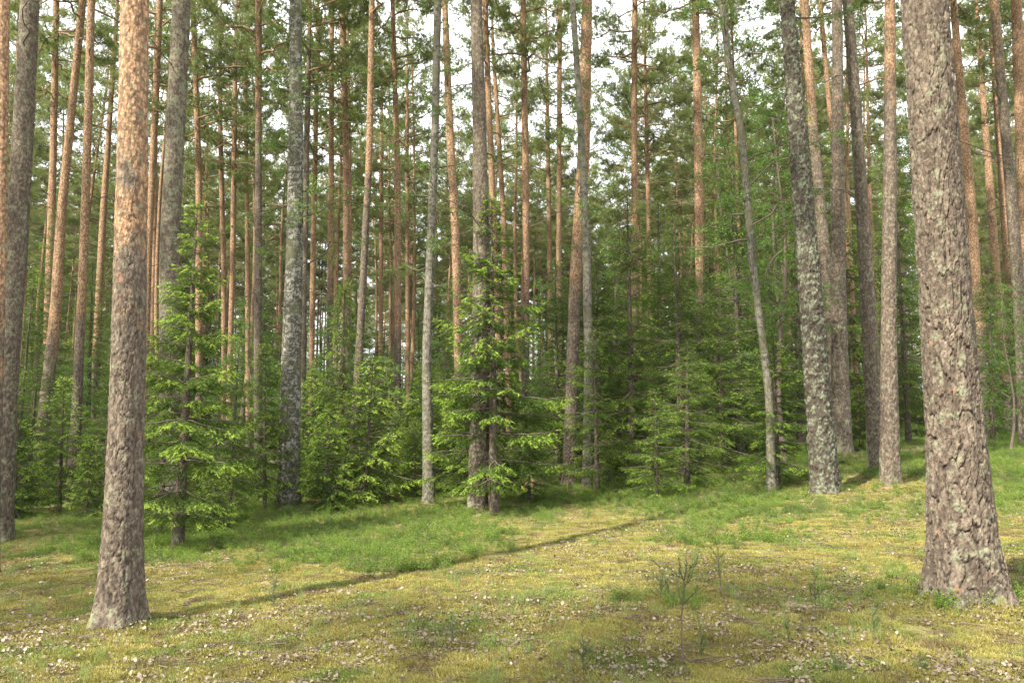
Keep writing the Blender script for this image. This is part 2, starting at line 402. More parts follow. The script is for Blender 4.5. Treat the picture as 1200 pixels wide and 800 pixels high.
# ------------------------------------------------------------------ foliage meshes
def limb_curve(base, az, elev, length, sag, up, n=7, rng=None, wob=.05):
    t = np.linspace(0, 1, n); dxy = np.array([math.cos(az), math.sin(az), 0])
    p = base + np.outer(t*length*math.cos(elev), dxy); p[:, 2] += t*length*math.sin(elev) - sag*length*t**1.6 + up*length*t**3
    if rng is not None: p[1:] += np.cumsum(rng.normal(size=(n-1, 3)), 0)*wob*length/n
    return p

def pine_crown(seed, hc, rc, nl, dens=1.):
    """crown of a tall pine: open limbs carrying layered tufts of needles; z=0 is where it starts"""
    rng = np.random.default_rng(seed); mb = MB(); P = []; D = []
    for i in range(nl):
        f = (i+.5)/nl; z = hc*f**.85 + rng.normal()*.15
        L = rc*(.45 + .75*math.sin(math.pi*min(.97, .18+.80*f)))*rng.uniform(.6, 1.15)*(.35 if rng.random() < .15 else 1)
        az = i*2.4 + rng.normal()*.5; el = R(-5) + R(50)*f + rng.normal()*.15
        c = limb_curve(np.array([0, 0, z]), az, el, L, .12*(1-f), .12, 8, rng, .35)
        tube(mb, c, np.linspace(.024*(1.2-f)+.008, .004, 8), 4, 0)
        nb = int(9*L/1.5)+4
        for k in range(nb):
            t = rng.uniform(.32, 1); q = np.array([np.interp(t, np.linspace(0, 1, 8), c[:, a]) for a in range(3)])
            sub = rng.uniform(.25, .75)*(1.2-t*.5); saz = az + rng.choice([-1, 1])*rng.uniform(.4, 1.2)
            if t > .93: saz = az
            s = limb_curve(q, saz, rng.uniform(-.05, .6), sub, .05, .15, 4, rng, .3)
            tube(mb, s, np.linspace(.009, .003, 4), 3, 0)
            nt = max(3, int(16*sub*dens)); tt = rng.uniform(.25, 1, nt)
            pos = np.stack([np.interp(tt, np.linspace(0, 1, 4), s[:, a]) for a in range(3)], 1) + rng.normal(size=(nt, 3))*np.array([.09, .09, .045])
            P.append(pos); D.append(unit((s[-1]-s[0])[None] + rng.normal(size=(nt, 3))*.35 + np.array([[0, 0, .25]])))
    P = np.concatenate(P); D = np.concatenate(D); k = 13
    p = np.repeat(P, k, 0); dd = np.repeat(D, k, 0); tint = np.repeat(rng.uniform(0, 1, len(P)), k)
    p = p + dd*rng.uniform(-.06, .04, (len(p), 1))
    dr = unit(dd*.55 + unit(rng.normal(size=p.shape))*.8)
    blades(mb, p, dr*rng.uniform(.07, .13, (len(p), 1)), rng.uniform(.0065, .011, len(p)), 1, rng, tint=tint)
    return mb

def spruce_tree(seed, H, Rd, ragged=.25, tips=.5, z0f=.04, dens=1.):
    rng = np.random.default_rng(seed); mb = MB(); S0 = []; SD = []; SL = []; TI = []; AX = []
    z = H*z0f
    while z < H*.985:
        f = z/H; nb = rng.integers(5, 8) if f > .1 else 3
        Lb = Rd*(1-f)**.72 * (1 if f > .12 else .75)
        a0 = rng.uniform(0, 6.28)
        if ragged > .23: Lb *= min(1, .42 + f*2.3)
        for b in range(nb):
            L = max(.06, Lb*rng.uniform(1-ragged*2, 1.05)); az = a0 + b*6.283/nb + rng.normal()*.25
            if rng.random() < ragged*.35: continue
            el = R(-12 + 52*f**1.3) + rng.normal()*.08
            n = 8; c = limb_curve(np.array([0, 0, z + rng.normal()*.03]), az, el, L, .22*(1-f), .16*(1-f), n, rng, .12)
            tube(mb, c, np.linspace(.006+.009*L, .0025, n), 4, 0)
            nt = max(4, int(L/.038*dens)); t = np.sort(rng.uniform(.12 if L > .5 else .05, 1, nt)); tg = np.linspace(0, 1, n)
            pos = np.stack([np.interp(t, tg, c[:, a]) for a in range(3)], 1)
            side = np.where(np.arange(nt) % 2 == 0, 1, -1)*rng.uniform(.6, 1.15, nt)
            ta = az + side
            tl = (.07 + .48*L**.75*np.minimum(.9, 1.25-t))*rng.uniform(.6, 1.1, nt)*np.where(t > .92, .6, 1)
            de = rng.uniform(-.28, .02, nt) - .30*(1-f)
            td = np.stack([np.cos(ta)*np.cos(de), np.sin(ta)*np.cos(de), np.sin(de)], 1)
            # main twig shoots plus the branch end itself
            S0.append(pos); SD.append(td); SL.append(tl); TI.append(t)
            tdir = unit(c[-1]-c[-2]); S0.append(c[-1:]); SD.append(tdir[None]); SL.append(np.array([.1])); TI.append(np.array([1.]))
        z += (.20 + .14*(1-f))*rng.uniform(.75, 1.25)*max(.45, min(1.25, H/5))
    # leader
    S0.append(np.array([[0, 0, H*.9]])); SD.append(np.array([[0, 0, 1.]])); SL.append(np.array([H*.1])); TI.append(np.array([1.]))
    S0, SD, SL, TI = map(np.concatenate, (S0, SD, SL, TI))
    # side shoots of every twig
    ns = np.maximum(1, (SL/.046*dens)).astype(int); idx = np.repeat(np.arange(len(S0)), ns); m = len(idx)
    u = rng.uniform(.15, 1, m); sp = S0[idx] + SD[idx]*(SL[idx]*u)[:, None]; sp[:, 2] -= .18*SL[idx]*u*u
    perp = unit(np.cross(SD[idx], np.array([0, 0, 1.])))*rng.choice([-1., 1.], m)[:, None]
    sd = unit(SD[idx]*.8 + perp*.75 + rng.normal(size=(m, 3))*.10 + np.array([0, 0, -.30]))
    sl = (.035 + .10*(1.1-u)*np.minimum(1, SL[idx]/.3))*rng.uniform(.6, 1.2, m)
    A0 = np.concatenate([S0, sp]); AD = np.concatenate([SD, sd]); AL = np.concatenate([SL, sl]); AT = np.concatenate([TI, TI[idx]])
    # needles
    nn = np.maximum(2, (AL/.0115*dens)).astype(int); ii = np.repeat(np.arange(len(A0)), nn); k = len(ii)
    st = np.concatenate([[0], np.cumsum(nn)[:-1]]); ord_ = np.arange(k) - st[ii]; u = (ord_ + rng.uniform(.2, .8, k))/nn[ii]
    p = A0[ii] + AD[ii]*(AL[ii]*u)[:, None]; p[:, 2] -= .15*AL[ii]*u*u
    r = unit(np.cross(AD[ii], rng.normal(size=(k, 3))))
    r[:, 2] *= .6
    d = unit(AD[ii]*.75 + r*.8)
    tip = ((AL[ii]*(1-u) < .06) & (AT[ii] > .5) & (rng.random(k) < .92) & (hsh(ii, ii*0, ii*0, seed) < tips))
    ln = np.where(tip, rng.uniform(.026, .042, k), rng.uniform(.018, .030, k)); w = np.where(tip, .0050, .0050)
    tint = hsh(ii, ii*0+1, ii*0, seed)
    for fl, mi in ((~tip, 1), (tip, 2)):
        blades(mb, p[fl], d[fl]*ln[fl][:, None], w[fl], mi, rng, tint=tint[fl])
    return mb

def leafy_crown(seed, H, Rd, z0, nl, leaf=.045, dens=1., droop=.2):
    rng = np.random.default_rng(seed); mb = MB(); P = []; D = []
    for i in range(nl):
        f = (i+.5)/nl; z = z0 + (H-z0)*f; L = Rd*(1-.65*f)*rng.uniform(.5, 1.15); az = i*2.4 + rng.normal()*.4
        c = limb_curve(np.array([0, 0, z]), az, R(28)+rng.normal()*.2, L, droop, -.05, 7, rng, .4)
        tube(mb, c, np.linspace(.004+.008*L, .002, 7), 4, 0)
        for k in range(int(5+7*L)):
            t = rng.uniform(.2, 1); q = np.array([np.interp(t, np.linspace(0, 1, 7), c[:, a]) for a in range(3)])
            sl = rng.uniform(.2, .6)*(1.2-.6*t); s = limb_curve(q, az+rng.uniform(-1.3, 1.3), rng.uniform(-.3, .6), sl, .35, 0, 4, rng, .4)
            tube(mb, s, np.linspace(.003, .001, 4), 3, 0)
            nt = max(3, int(34*sl*dens)); tt = rng.uniform(.1, 1, nt)
            P.append(np.stack([np.interp(tt, np.linspace(0, 1, 4), s[:, a]) for a in range(3)], 1) + rng.normal(size=(nt, 3))*.03)
    P = np.concatenate(P); n = len(P)
    dd = unit(rng.normal(size=(n, 3)) + np.array([0, 0, -.5]))*rng.uniform(.7, 1.2, (n, 1))*leaf
    blades(mb, P, dd, leaf*.36*rng.uniform(.8, 1.2, n), 1, rng, 'leaf', tint=rng.uniform(0, 1, n))
    return mb

def dead_branch(seed, L):
    rng = np.random.default_rng(seed); mb = MB()
    c = limb_curve(np.zeros(3), 0, R(rng.uniform(-5, 35)), L, rng.uniform(.1, .45), rng.uniform(-.1, .1), 8, rng, .5)
    tube(mb, c, np.linspace(.016, .004, 8), 4)
    for k in range(int(3*L)+1):
        t = rng.uniform(.3, .95); q = np.array([np.interp(t, np.linspace(0, 1, 8), c[:, a]) for a in range(3)])
        s = limb_curve(q, rng.choice([-1, 1])*rng.uniform(.4, 1), rng.uniform(-.4, .3), L*rng.uniform(.15, .4), .2, 0, 4, rng, .5)
        tube(mb, s, np.linspace(.007, .002, 4), 3)
    return mb

crowns = [pine_crown(100+q, hc, rc, nl).mesh("pine_crown", [M_LIMB, M_PNEED]) for q, (hc, rc, nl) in enumerate(
    ((9.5, 2.3, 46), (8.0, 2.7, 42), (10.5, 2.0, 46), (8.5, 2.4, 38), (7.0, 2.6, 36), (10, 2.5, 50)))]
CH = [9.5, 8.0, 10.5, 8.5, 7.0, 10]
deads = [dead_branch(200+q, L).mesh("dead_branch", [M_TWIG]) for q, L in enumerate((.5, .9, 1.3, 1.7, 1.1, 2.1))]

# ------------------------------------------------------------------ trees one can point to (pixel columns turned into places)
# kind, depth or None (base pixel on the ground), top-to-bottom list of (px, py, width px), label
T = [
 ('pine', 9.5, [(4, 0, 15), (0, 250, 18), (-12, 600, 22)], "orange pine cut off by photo's left edge, behind the dark trunk", (1, 5), .05),
 ('pine', None, [(35, 0, 21), (30, 100, 23), (19, 300, 27), (10, 400, 28), (4, 520, 29), (-2, 634, 34)], "dark rough-barked pine at the far left edge, leaning slightly right", (15, 22), .35),
 ('pine', 27, [(66, 0, 8), (62, 200, 9), (57, 350, 10), (54, 520, 11)], "slim pale orange pine just left of the curved grey-footed pine", (1, 5), .1),
 ('pine', None, [(97, 0, 9), (87, 100, 10), (72, 250, 12), (65, 370, 14), (54, 470, 15), (43, 580, 18)], "curved pine leaning right, orange above and grey at its foot, left of the big pine", (3, 6), .1),
 ('pine', None, [(107, 0, 9), (103, 150, 10), (98, 300, 11), (91, 450, 12), (85, 592, 15)], "second slim pine left of the big orange-topped pine, straight with bright orange top", (2.5, 6), .1),
 ('pine', 32, [(134, 60, 6), (121, 250, 8), (108, 500, 9)], "thin reddish pine close against the left side of the big orange-topped pine, leaning right", (3, 7), .1),
 ('pine', None, [(158, 0, 33), (155, 200, 36), (151, 400, 40), (147, 560, 42), (143, 660, 51), (141, 700, 56), (140, 736, 60)], "large nearest pine on the left with flaky orange upper trunk and plated grey foot", (2.0, 4.8), .15),
 ('pine', 26, [(187, 0, 8), (181, 150, 9), (174, 300, 9), (168, 500, 10)], "pale orange slender pine just right of large left pine", (0, 3), .05),
 ('pine', None, [(213, 0, 22), (206, 150, 24), (198, 300, 26), (199, 450, 26), (203, 615, 30)], "thick grey flaky pine rising out of the young spruce left of centre", (9, 14), .5),
 ('pine', 29, [(226, 0, 7), (233, 200, 8), (233, 500, 9)], "slim reddish-brown pine right beside the thick grey pine in the young spruce", (2, 6), .1),
 ('pine', 24, [(303, 0, 9), (303, 200, 9), (302, 400, 10), (303, 560, 11)], "straight dark-brown pine midway between the thick grey pine and the birch", (9, 14), .2),
 ('pine', 36, [(258, 150, 6), (262, 300, 7), (263, 500, 7)], "leftmost of three close thin orange pines left of the straight dark-brown pine", (0, 4), .05),
 ('pine', 34, [(276, 60, 6), (273, 300, 7), (268, 500, 8)], "middle one of three close thin orange pines left of the straight dark-brown pine", (0, 4), .05),
 ('pine', 38, [(287, 60, 5), (290, 300, 6), (291, 500, 7)], "rightmost of three close thin orange pines left of the straight dark-brown pine", (0, 4), .05),
 ('birch', None, [(346, 0, 15), (347, 150, 18), (345, 300, 20), (341, 430, 23), (338, 597, 28)], "old birch with black and white patched bark left of centre", (40, 50), .35),
 ('pine', 25, [(360, 150, 7), (358, 260, 8), (352, 560, 10)], "dark slim trunk tucked against the right side of the old birch", (12, 18), .2),
 ('pine', 33, [(371, 100, 6), (367, 300, 7), (364, 500, 8)], "bright orange thin pine a step right of the old birch", (0, 3), .05),
 ('pine', 31, [(389, 0, 6), (388, 250, 8), (385, 520, 9)], "left one of a near pair of brown pines between the birch and the slanting pine", (5, 10), .1),
 ('pine', 28, [(401, 0, 7), (406, 200, 9), (406, 530, 10)], "right one of a near pair of brown pines between the birch and the slanting pine", (4, 9), .1),
 ('pine', None, [(436, 0, 7), (433, 180, 9), (424, 360, 10), (412, 572, 13)], "slanting grey-brown pine whose bare foot shows left of the small bright spruce", (6, 11), .15),
 ('pine', 42, [(447, 150, 5), (446, 480, 6)], "very thin orange pine between the slanting pine and the straight red-brown pine", (0, 3), .05),
 ('pine', None, [(460, 0, 6), (466, 200, 8), (466, 400, 9), (465, 552, 12)], "straight red-brown pine standing over the tiny dark spruce left of centre", (3, 7), .1),
 ('pine', 40, [(477, 180, 5), (478, 500, 6)], "pale thin pine halfway between the red-brown pine and the lichen-grey slim trunk", (0, 3), .05),
 ('birch', None, [(513, 0, 9), (510, 150, 10), (505, 280, 11), (500, 420, 12), (503, 593, 15)], "slim grey mottled birch just left of the central pine", (40, 50), .25),
 ('pine', 22, [(521, 0, 8), (527, 150, 10), (534, 280, 11), (539, 500, 12)], "reddish leaning pine squeezed between the slim mottled birch and the central pine", (1, 6), .1),
 ('pine', None, [(558, 0, 15), (562, 150, 18), (564, 300, 20), (563, 480, 25), (561, 602, 31)], "central grey pine with a young spruce wrapped round its trunk", (14, 20), .3),
 ('pine', 27, [(568, 0, 7), (574, 150, 8), (580, 300, 9), (586, 520, 10)], "pinkish slim pine immediately right of the central grey pine", (2, 6), .1),
 ('pine', 36, [(578, 60, 5), (590, 250, 7), (597, 520, 8)], "thin orange pine leaning left just right of the central grey pine", (0, 3), .05),
 ('pine', 28, [(613, 0, 8), (616, 200, 9), (616, 400, 10), (614, 540, 11)], "straight single pine standing in the gap right of the central pine", (3, 9), .1),
 ('pine', 35, [(656, 0, 6), (655, 250, 7), (654, 520, 8)], "thin tan pine left of the paired trunks in the middle right", (1, 6), .1),
 ('pine', 40, [(641, 100, 5), (644, 300, 6), (646, 520, 7)], "very slim orange pine between the single straight pine and the thin tan pine", (0, 3), .05),
 ('pine', 19, [(688, 0, 13), (684, 180, 16), (674, 330, 16), (668, 530, 18)], "pinkish smooth pine behind the pale thin birch in the middle right", (2, 8), .1),
 ('birch', None, [(671, 0, 7), (680, 140, 8), (687, 280, 10), (690, 430, 11), (688, 574, 14)], "thin pale birch with dark mossy top, in front of the pinkish pine", (40, 50), .35),
 ('pine', 28, [(744, 0, 7), (743, 150, 8), (744, 300, 9), (741, 520, 10)], "lone straight reddish pine against the bright gap of sky right of centre", (2, 8), .1),
 ('pine', 33, [(757, 120, 5), (761, 300, 6), (762, 500, 7)], "pale orange thin pine just right of the lone pine before the sky gap", (0, 3), .05),
 ('pine', 24, [(815, 0, 9), (818, 150, 11), (820, 300, 12), (822, 520, 13)], "sturdy pinkish pine rising above the dark spruces right of centre", (2, 8), .1),
 ('birch', None, [(842, -60, 7), (846, 0, 8), (851, 50, 8), (860, 110, 8), (870, 160, 8), (877, 250, 9), (884, 330, 9), (894, 400, 9), (902, 470, 10), (904, 577, 12)], "crooked thin birch bending left as it rises, left of the lichen-covered trunk", (40, 50), .45),
 ('rough', None, [(922, 0, 19), (930, 100, 21), (942, 250, 25), (951, 360, 28), (960, 480, 32), (968, 581, 37)], "leaning trunk thickly crusted with grey-green lichen, right of centre", (40, 50), .5),
 ('pine', 20, [(943, 0, 9), (951, 130, 12), (962, 250, 15), (973, 380, 17), (980, 520, 19)], "brown leaning pine just behind the lichen-covered trunk", (6, 12), .2),
 ('pine', 26, [(961, 0, 6), (973, 140, 6), (990, 240, 6), (1000, 380, 7), (1006, 520, 8)], "very thin bright orange leaning pine behind the grey trunks on the right", (0, 2), .0),
 ('pine', None, [(981, 0, 13), (982, 150, 14), (982, 300, 17), (984, 430, 21), (988, 533, 25)], "dark grey straight pine, second trunk right of the lichen-covered one", (14, 20), .25),
 ('pine', None, [(993, 0, 13), (1001, 100, 14), (1011, 250, 16), (1020, 400, 18), (1028, 552, 21)], "pinkish-grey leaning pine touching the reddish straight pine at its foot", (8, 16), .3),
 ('pine', None, [(1043, 0, 13), (1043, 200, 17), (1041, 400, 19), (1043, 572, 25)], "reddish straight pine just left of the huge right-hand pine", (4, 11), .2),
 ('pine', None, [(1083, 0, 55), (1098, 200, 59), (1111, 400, 64), (1120, 520, 68), (1126, 610, 82), (1130, 660, 88), (1133, 706, 99)], "huge nearest pine on the right with deeply plated pinkish-grey bark", (30, 40), .2),
 ('pine', 22, [(1117, 0, 9), (1127, 120, 11), (1138, 250, 13), (1146, 380, 14), (1154, 540, 15)], "orange leaning pine close behind the right side of the huge pine", (1, 6), .1),
 ('pine', 19, [(1165, 0, 11), (1176, 130, 12), (1188, 260, 13), (1197, 400, 14), (1203, 530, 15)], "grey smooth leaning pine near the right edge of the photo", (7, 14), .3),
 ('pine', 22, [(1191, 0, 12), (1196, 150, 13), (1206, 400, 14), (1212, 540, 15)], "orange pine cut by the right edge of the photo", (0, 4), .1),
 ('pine', 30, [(1151, 100, 7), (1160, 220, 9), (1172, 380, 10), (1184, 520, 11)], "left one of two orange pines crossing between the huge pine and the right edge", (0, 4), .1),
 ('pine', 31, [(1166, 100, 7), (1174, 220, 8), (1184, 380, 9), (1194, 520, 10)], "right one of two orange pines crossing between the huge pine and the right edge", (0, 4), .1),
]
rs = random.Random(4)
birch_parts = {}
occupied = []
for ti, (kind, dep, pts, label, orange, lich) in enumerate(T):
    bx, by, bw = pts[-1]
    if dep is None: _, dep = ground_hit(bx, by)
    P3 = []; RD = []
    for (px, py, w) in pts:
        p, t = on_plane(px, py, dep); fz = p[1]*CP + (p[2]-EYE)*SP
        P3.append(p); RD.append(w*.5*fz/FPX*(.865 if kind != 'birch' else .92))
    P3 = np.array(P3); RD = np.array(RD)
    # down to the ground along the lowest piece
    g = gh(P3[-1][0], dep); s = (P3[-1]-P3[-2])/max(1e-3, P3[-2][2]-P3[-1][2])
    if P3[-1][2] > g+.05:
        e = P3[-1] + s*(P3[-1][2]-g+.1); P3 = np.vstack([P3, e]); RD = np.append(RD, RD[-1]*1.04)
    else: P3[-1][2] = g-.12
    zb = P3[-1][2]; H = rs.uniform(22, 26) if kind == 'pine' else rs.uniform(15, 19)
    if kind == 'rough': H = 20
    # upwards past the frame, straightening
    s = (P3[0]-P3[1])/max(.1, P3[0][2]-P3[1][2]); n_up = 4; zt = P3[0][2]; r0 = RD[0]; up = []; ur = []
    pos = P3[0].copy()
    if H + zb < zt + 2: H = zt - zb + 3
    dz = (H+zb-zt)/n_up
    for q in range(1, n_up+1):
        pos = pos + s*dz*(.7**q); pos[2] = zt + dz*q; up.append(pos.copy()); ur.append(max(.02, r0*(1-.88*(q/n_up)**1.1)))
    P3 = np.vstack([np.array(up[::-1]), P3]); RD = np.concatenate([ur[::-1], RD])
    base = np.array([P3[-1][0], dep, gh(P3[-1][0], dep)])
    name = {'pine': 'pine_tree', 'birch': 'birch_tree', 'rough': 'broadleaf_tree'}[kind]
    th = thing(name, label, {'pine': 'pine tree', 'birch': 'birch tree', 'rough': 'tree'}[kind], tuple(base))
    near = dep < 9; mid = dep < 21; ztop = EYE + dep*.62 + .3
    nseg = 110 if kind == 'rough' else 230 if near and bw > 60 else 130 if near else 56 if mid else 14
    step = .022 if kind == 'rough' else .0095 if bw > 75 else .013 if near else .035 if mid else .15
    mb = MB()
    depth = .019 if bw > 75 else .011 if near else .012 if mid else .008
    cell = (.072, .30) if bw > 75 else (.05, .19)
    if kind == 'rough': depth = .020
    ax, rad = trunk(mb, P3-base, RD, nseg, step, ztop-base[2], 300+ti, kind, depth, cell,
                    .75 if near else .55 if mid else .2, orange, lich)
    mt = {'pine': M_PINE, 'birch': M_BIRCH if bw > 20 else M_GREYB, 'rough': M_ROUGH}[kind]
    new_obj("trunk", mb.mesh("trunk", [mt]), th)
    if kind == 'pine':
        ci = ti % len(crowns); zc = H*.56 if dep > 20 else H*.62
        a, b = ax(zc), ax(H-.2); dirv = Vector(b-a)
        new_obj("crown", crowns[ci], th, tuple(a), dirv.to_track_quat('Z', 'Y').to_euler(), (1, 1, (H-zc)/CH[ci]*1.02))
        for q in range(rs.randint(4, 9) if dep > 10 else 4):
            z = rs.uniform(.2, .62)*H if dep > 12 else rs.uniform(5, 12)
            if dep < 10: z = rs.uniform(6, 12)
            p = ax(z); azr = rs.uniform(0, 6.283)
            new_obj("dead_branch", rs.choice(deads), th, tuple(p), (0, 0, azr), (1, 1, 1))
    occupied.append((base[0], base[1]))
    birch_parts[ti] = (th, ax, H, dep, kind)

# leafy crowns of the broadleaf trees
lc_specs = {14: (4.9, 13, 2.0, 26, .05, 1.), 23: (4.4, 12, 1.5, 26, .045, 1.), 32: (5.2, 13, 1.5, 24, .05, .9), 36: (3.6, 12, 1.9, 34, .05, 1.1), 37: (8.5, 19, 3., 34, .06, 1.)}
for ti, (z0, z1, rd, nl, lf, dn) in lc_specs.items():
    th, ax, H, dep, kind = birch_parts[ti]
    mb = leafy_crown(700+ti, z1, rd, z0, nl, lf, dn)
    # follow the bend of the trunk
    for a in mb.v:
        zc = np.clip(a[:, 2], .1, H); o = np.array([ax(z) for z in np.linspace(.1, H, 60)])
        a[:, 0] += np.interp(zc, o[:, 2], o[:, 0]); a[:, 1] += np.interp(zc, o[:, 2], o[:, 1])
    new_obj("crown", mb.mesh("crown", [M_TWIG, M_BLEAF]), th)

# ------------------------------------------------------------------ landmarks for describing what stands further back
LM = [(-400, "photo's left edge"), (5, "left-edge dark pine"), (90, "left slim pines"), (146, "large left pine"), (201, "thick grey pine"),
      (303, "dark-brown pine"), (340, "old birch"), (420, "slanting pine"), (466, "red-brown pine"), (502, "mottled birch"),
      (563, "central pine"), (615, "single straight pine"), (688, "thin pale birch"), (743, "sky-gap pine"), (820, "sturdy pinkish pine"),
      (893, "crooked birch"), (960, "lichen-covered trunk"), (1042, "reddish straight pine"), (1115, "huge right pine"), (1700, "photo's right edge")]
def slot(px):
    for (a, la), (b, lb) in zip(LM[:-1], LM[1:]):
        if a <= px < b: return la, lb
    return LM[-2][1], LM[-1][1]

# background pines: shared trunks and crowns, every tree an object of its own
bgt = []
for q in range(9):
    rr = random.Random(50+q); H = rr.uniform(21, 25); bend = rr.uniform(-.5, .5); r0 = rr.uniform(.095, .14); mb = MB()
    zs = np.linspace(-.3, H, 9); xs = bend*np.sin(zs/H*math.pi)*(zs/H < .8) + .06*np.cumsum([rr.gauss(0, 1) for _ in zs]); xs = xs - xs[0]
    rads = r0*(1-.82*(np.clip(zs, 0, H)/H)**1.3)
    ax, rad = trunk(mb, np.stack([xs, xs*.3, zs], 1), rads, 12, .2, H*.9, 900+q, 'pine', .008, (.06, .14), .15, (rr.uniform(1, 4), rr.uniform(6, 10)), .1)
    rg = np.random.default_rng(60+q)
    for s in range(16):                               # dead snags of the bare lower trunk
        z = rg.uniform(.18, .6)*H; L = rg.uniform(.3, 1.7); c = limb_curve(ax(z), rg.uniform(0, 6.28), rg.uniform(-.2, .5), L, rg.uniform(.1, .4), 0, 6, rg, .5)
        tube(mb, c, np.linspace(.014, .004, 6), 3, 1)
    bgt.append((mb.mesh("pine_trunk", [M_PINE, M_TWIG]), ax, H))
rb = random.Random(11)
placed = list(occupied)
def far_enough(x, y, dmin): return all((x-a)**2 + (y-b)**2 > dmin*dmin for a, b in placed)
def bg_pine(x, y, label, group, scale=None):
    me, ax, H = bgt[rb.randrange(len(bgt))]; s = scale or rb.uniform(.88, 1.12)
    th = thing("pine_tree", label, "pine tree", (x, y, gh(x, y)), group)
    th.rotation_euler = (rb.gauss(0, .018), rb.gauss(0, .018), rb.uniform(0, 6.28)); th.scale = (s*rb.uniform(.85, 1.15),)*2 + (s,)
    new_obj("trunk", me, th)
    ci = rb.randrange(len(crowns)); zc = H*rb.uniform(.48, .62); a, b = ax(zc), ax(H-.2)
    new_obj("crown", crowns[ci], th, tuple(a), Vector(b-a).to_track_quat('Z', 'Y').to_euler(), (1, 1, (H-zc)/CH[ci]*1.03))
    placed.append((x, y))
n_bg = 0
for tries in range(6000):
    if n_bg >= 255: break
    y = math.sqrt(rb.uniform(24**2, 88**2)); a = rb.uniform(-.72, .72); x = a*y; px = 600 + a*FPX*1.0
    if y < 62 and (694 < px < 738 or 352 < px < 384 or 655 < px < 672): continue
    if y < 42 and (480 < px < 640): continue
    if not far_enough(x, y, 2.2 if y > 40 else 3.0): continue
    la, lb = slot(project(x, y, 6)[0]); far = "distant" if y > 55 else "slim"
    bg_pine(x, y, f"{far} background pine between {la} and {lb}", f"{far} background pines between {la} and {lb}")
    n_bg += 1
# pines round and behind the viewer whose crowns dapple the clearing
n_out = 0
for tries in range(3000):
    if n_out >= 30: break
    x = rb.uniform(-34, 20); y = rb.uniform(-26, 26)
    if y > 0 and abs(x)/max(y, .1) < .80: continue
    if x*x + y*y < 16 or not far_enough(x, y, 4.2): continue
    if x > 4 and y < 6: continue
    if 1 < x+11.1 < 7 and 4.5 < y+10.6 < 10: continue
    if -5 < x+11.1 < -1 and 4 < y+10.6 < 8.5: continue
    if -3 < x+11.1 < 8.5 and 9 < y+10.6 < 15: continue      # keeps the clearing's sunny band open
    bg_pine(x, y, "tall pine of the same forest standing outside the photo beside or behind the viewer", "pines around the viewer"); n_out += 1

# ------------------------------------------------------------------ young spruces and broadleaf saplings
sp_specs = [(5.0, 1.35, .28, .6, .11), (5.5, 1.75, .22, .25, .03), (3.6, 1.25, .25, .6, .03), (1.9, .85, .2, .75, .03), (9.5, 2.3, .25, .3, .02), (4.6, 1.7, .4, .5, .10)]
spr = []
for q, (H, rd, rag, tips, z0) in enumerate(sp_specs):
    cm = spruce_tree(500+q, H, rd, rag, tips, z0, 1.3 if q == 0 else 1.1 if H < 5.2 else .9).mesh("spruce_crown", [M_TWIG, M_SPRUCE, M_TIP])
    mb = MB(); z = np.linspace(-.15, H*.97, 8); trunk(mb, np.stack([z*0, z*0, z], 1), (.014*H+.008)*(1-.93*np.clip(z, 0, H)/H), 14, .06, H, 800+q, 'pine', .006, (.04, .06), .2, (50, 60), .2)
    spr.append((cm, mb.mesh("spruce_trunk", [M_SPRUCEBARK]), H, rd))
def spruce(x, y, v, H, rd, label, group=None, rot=None, cat="spruce tree"):
    cm, tm, h0, r0 = spr[v]; th = thing("spruce_tree", label, cat, (x, y, gh(x, y)), group)
    th.rotation_euler = (rb.gauss(0, .02), rb.gauss(0, .02), rot if rot is not None else rb.uniform(0, 6.28)); th.scale = (rd/r0, rd/r0, H/h0)
    new_obj("trunk", tm, th); new_obj("crown", cm, th); return th
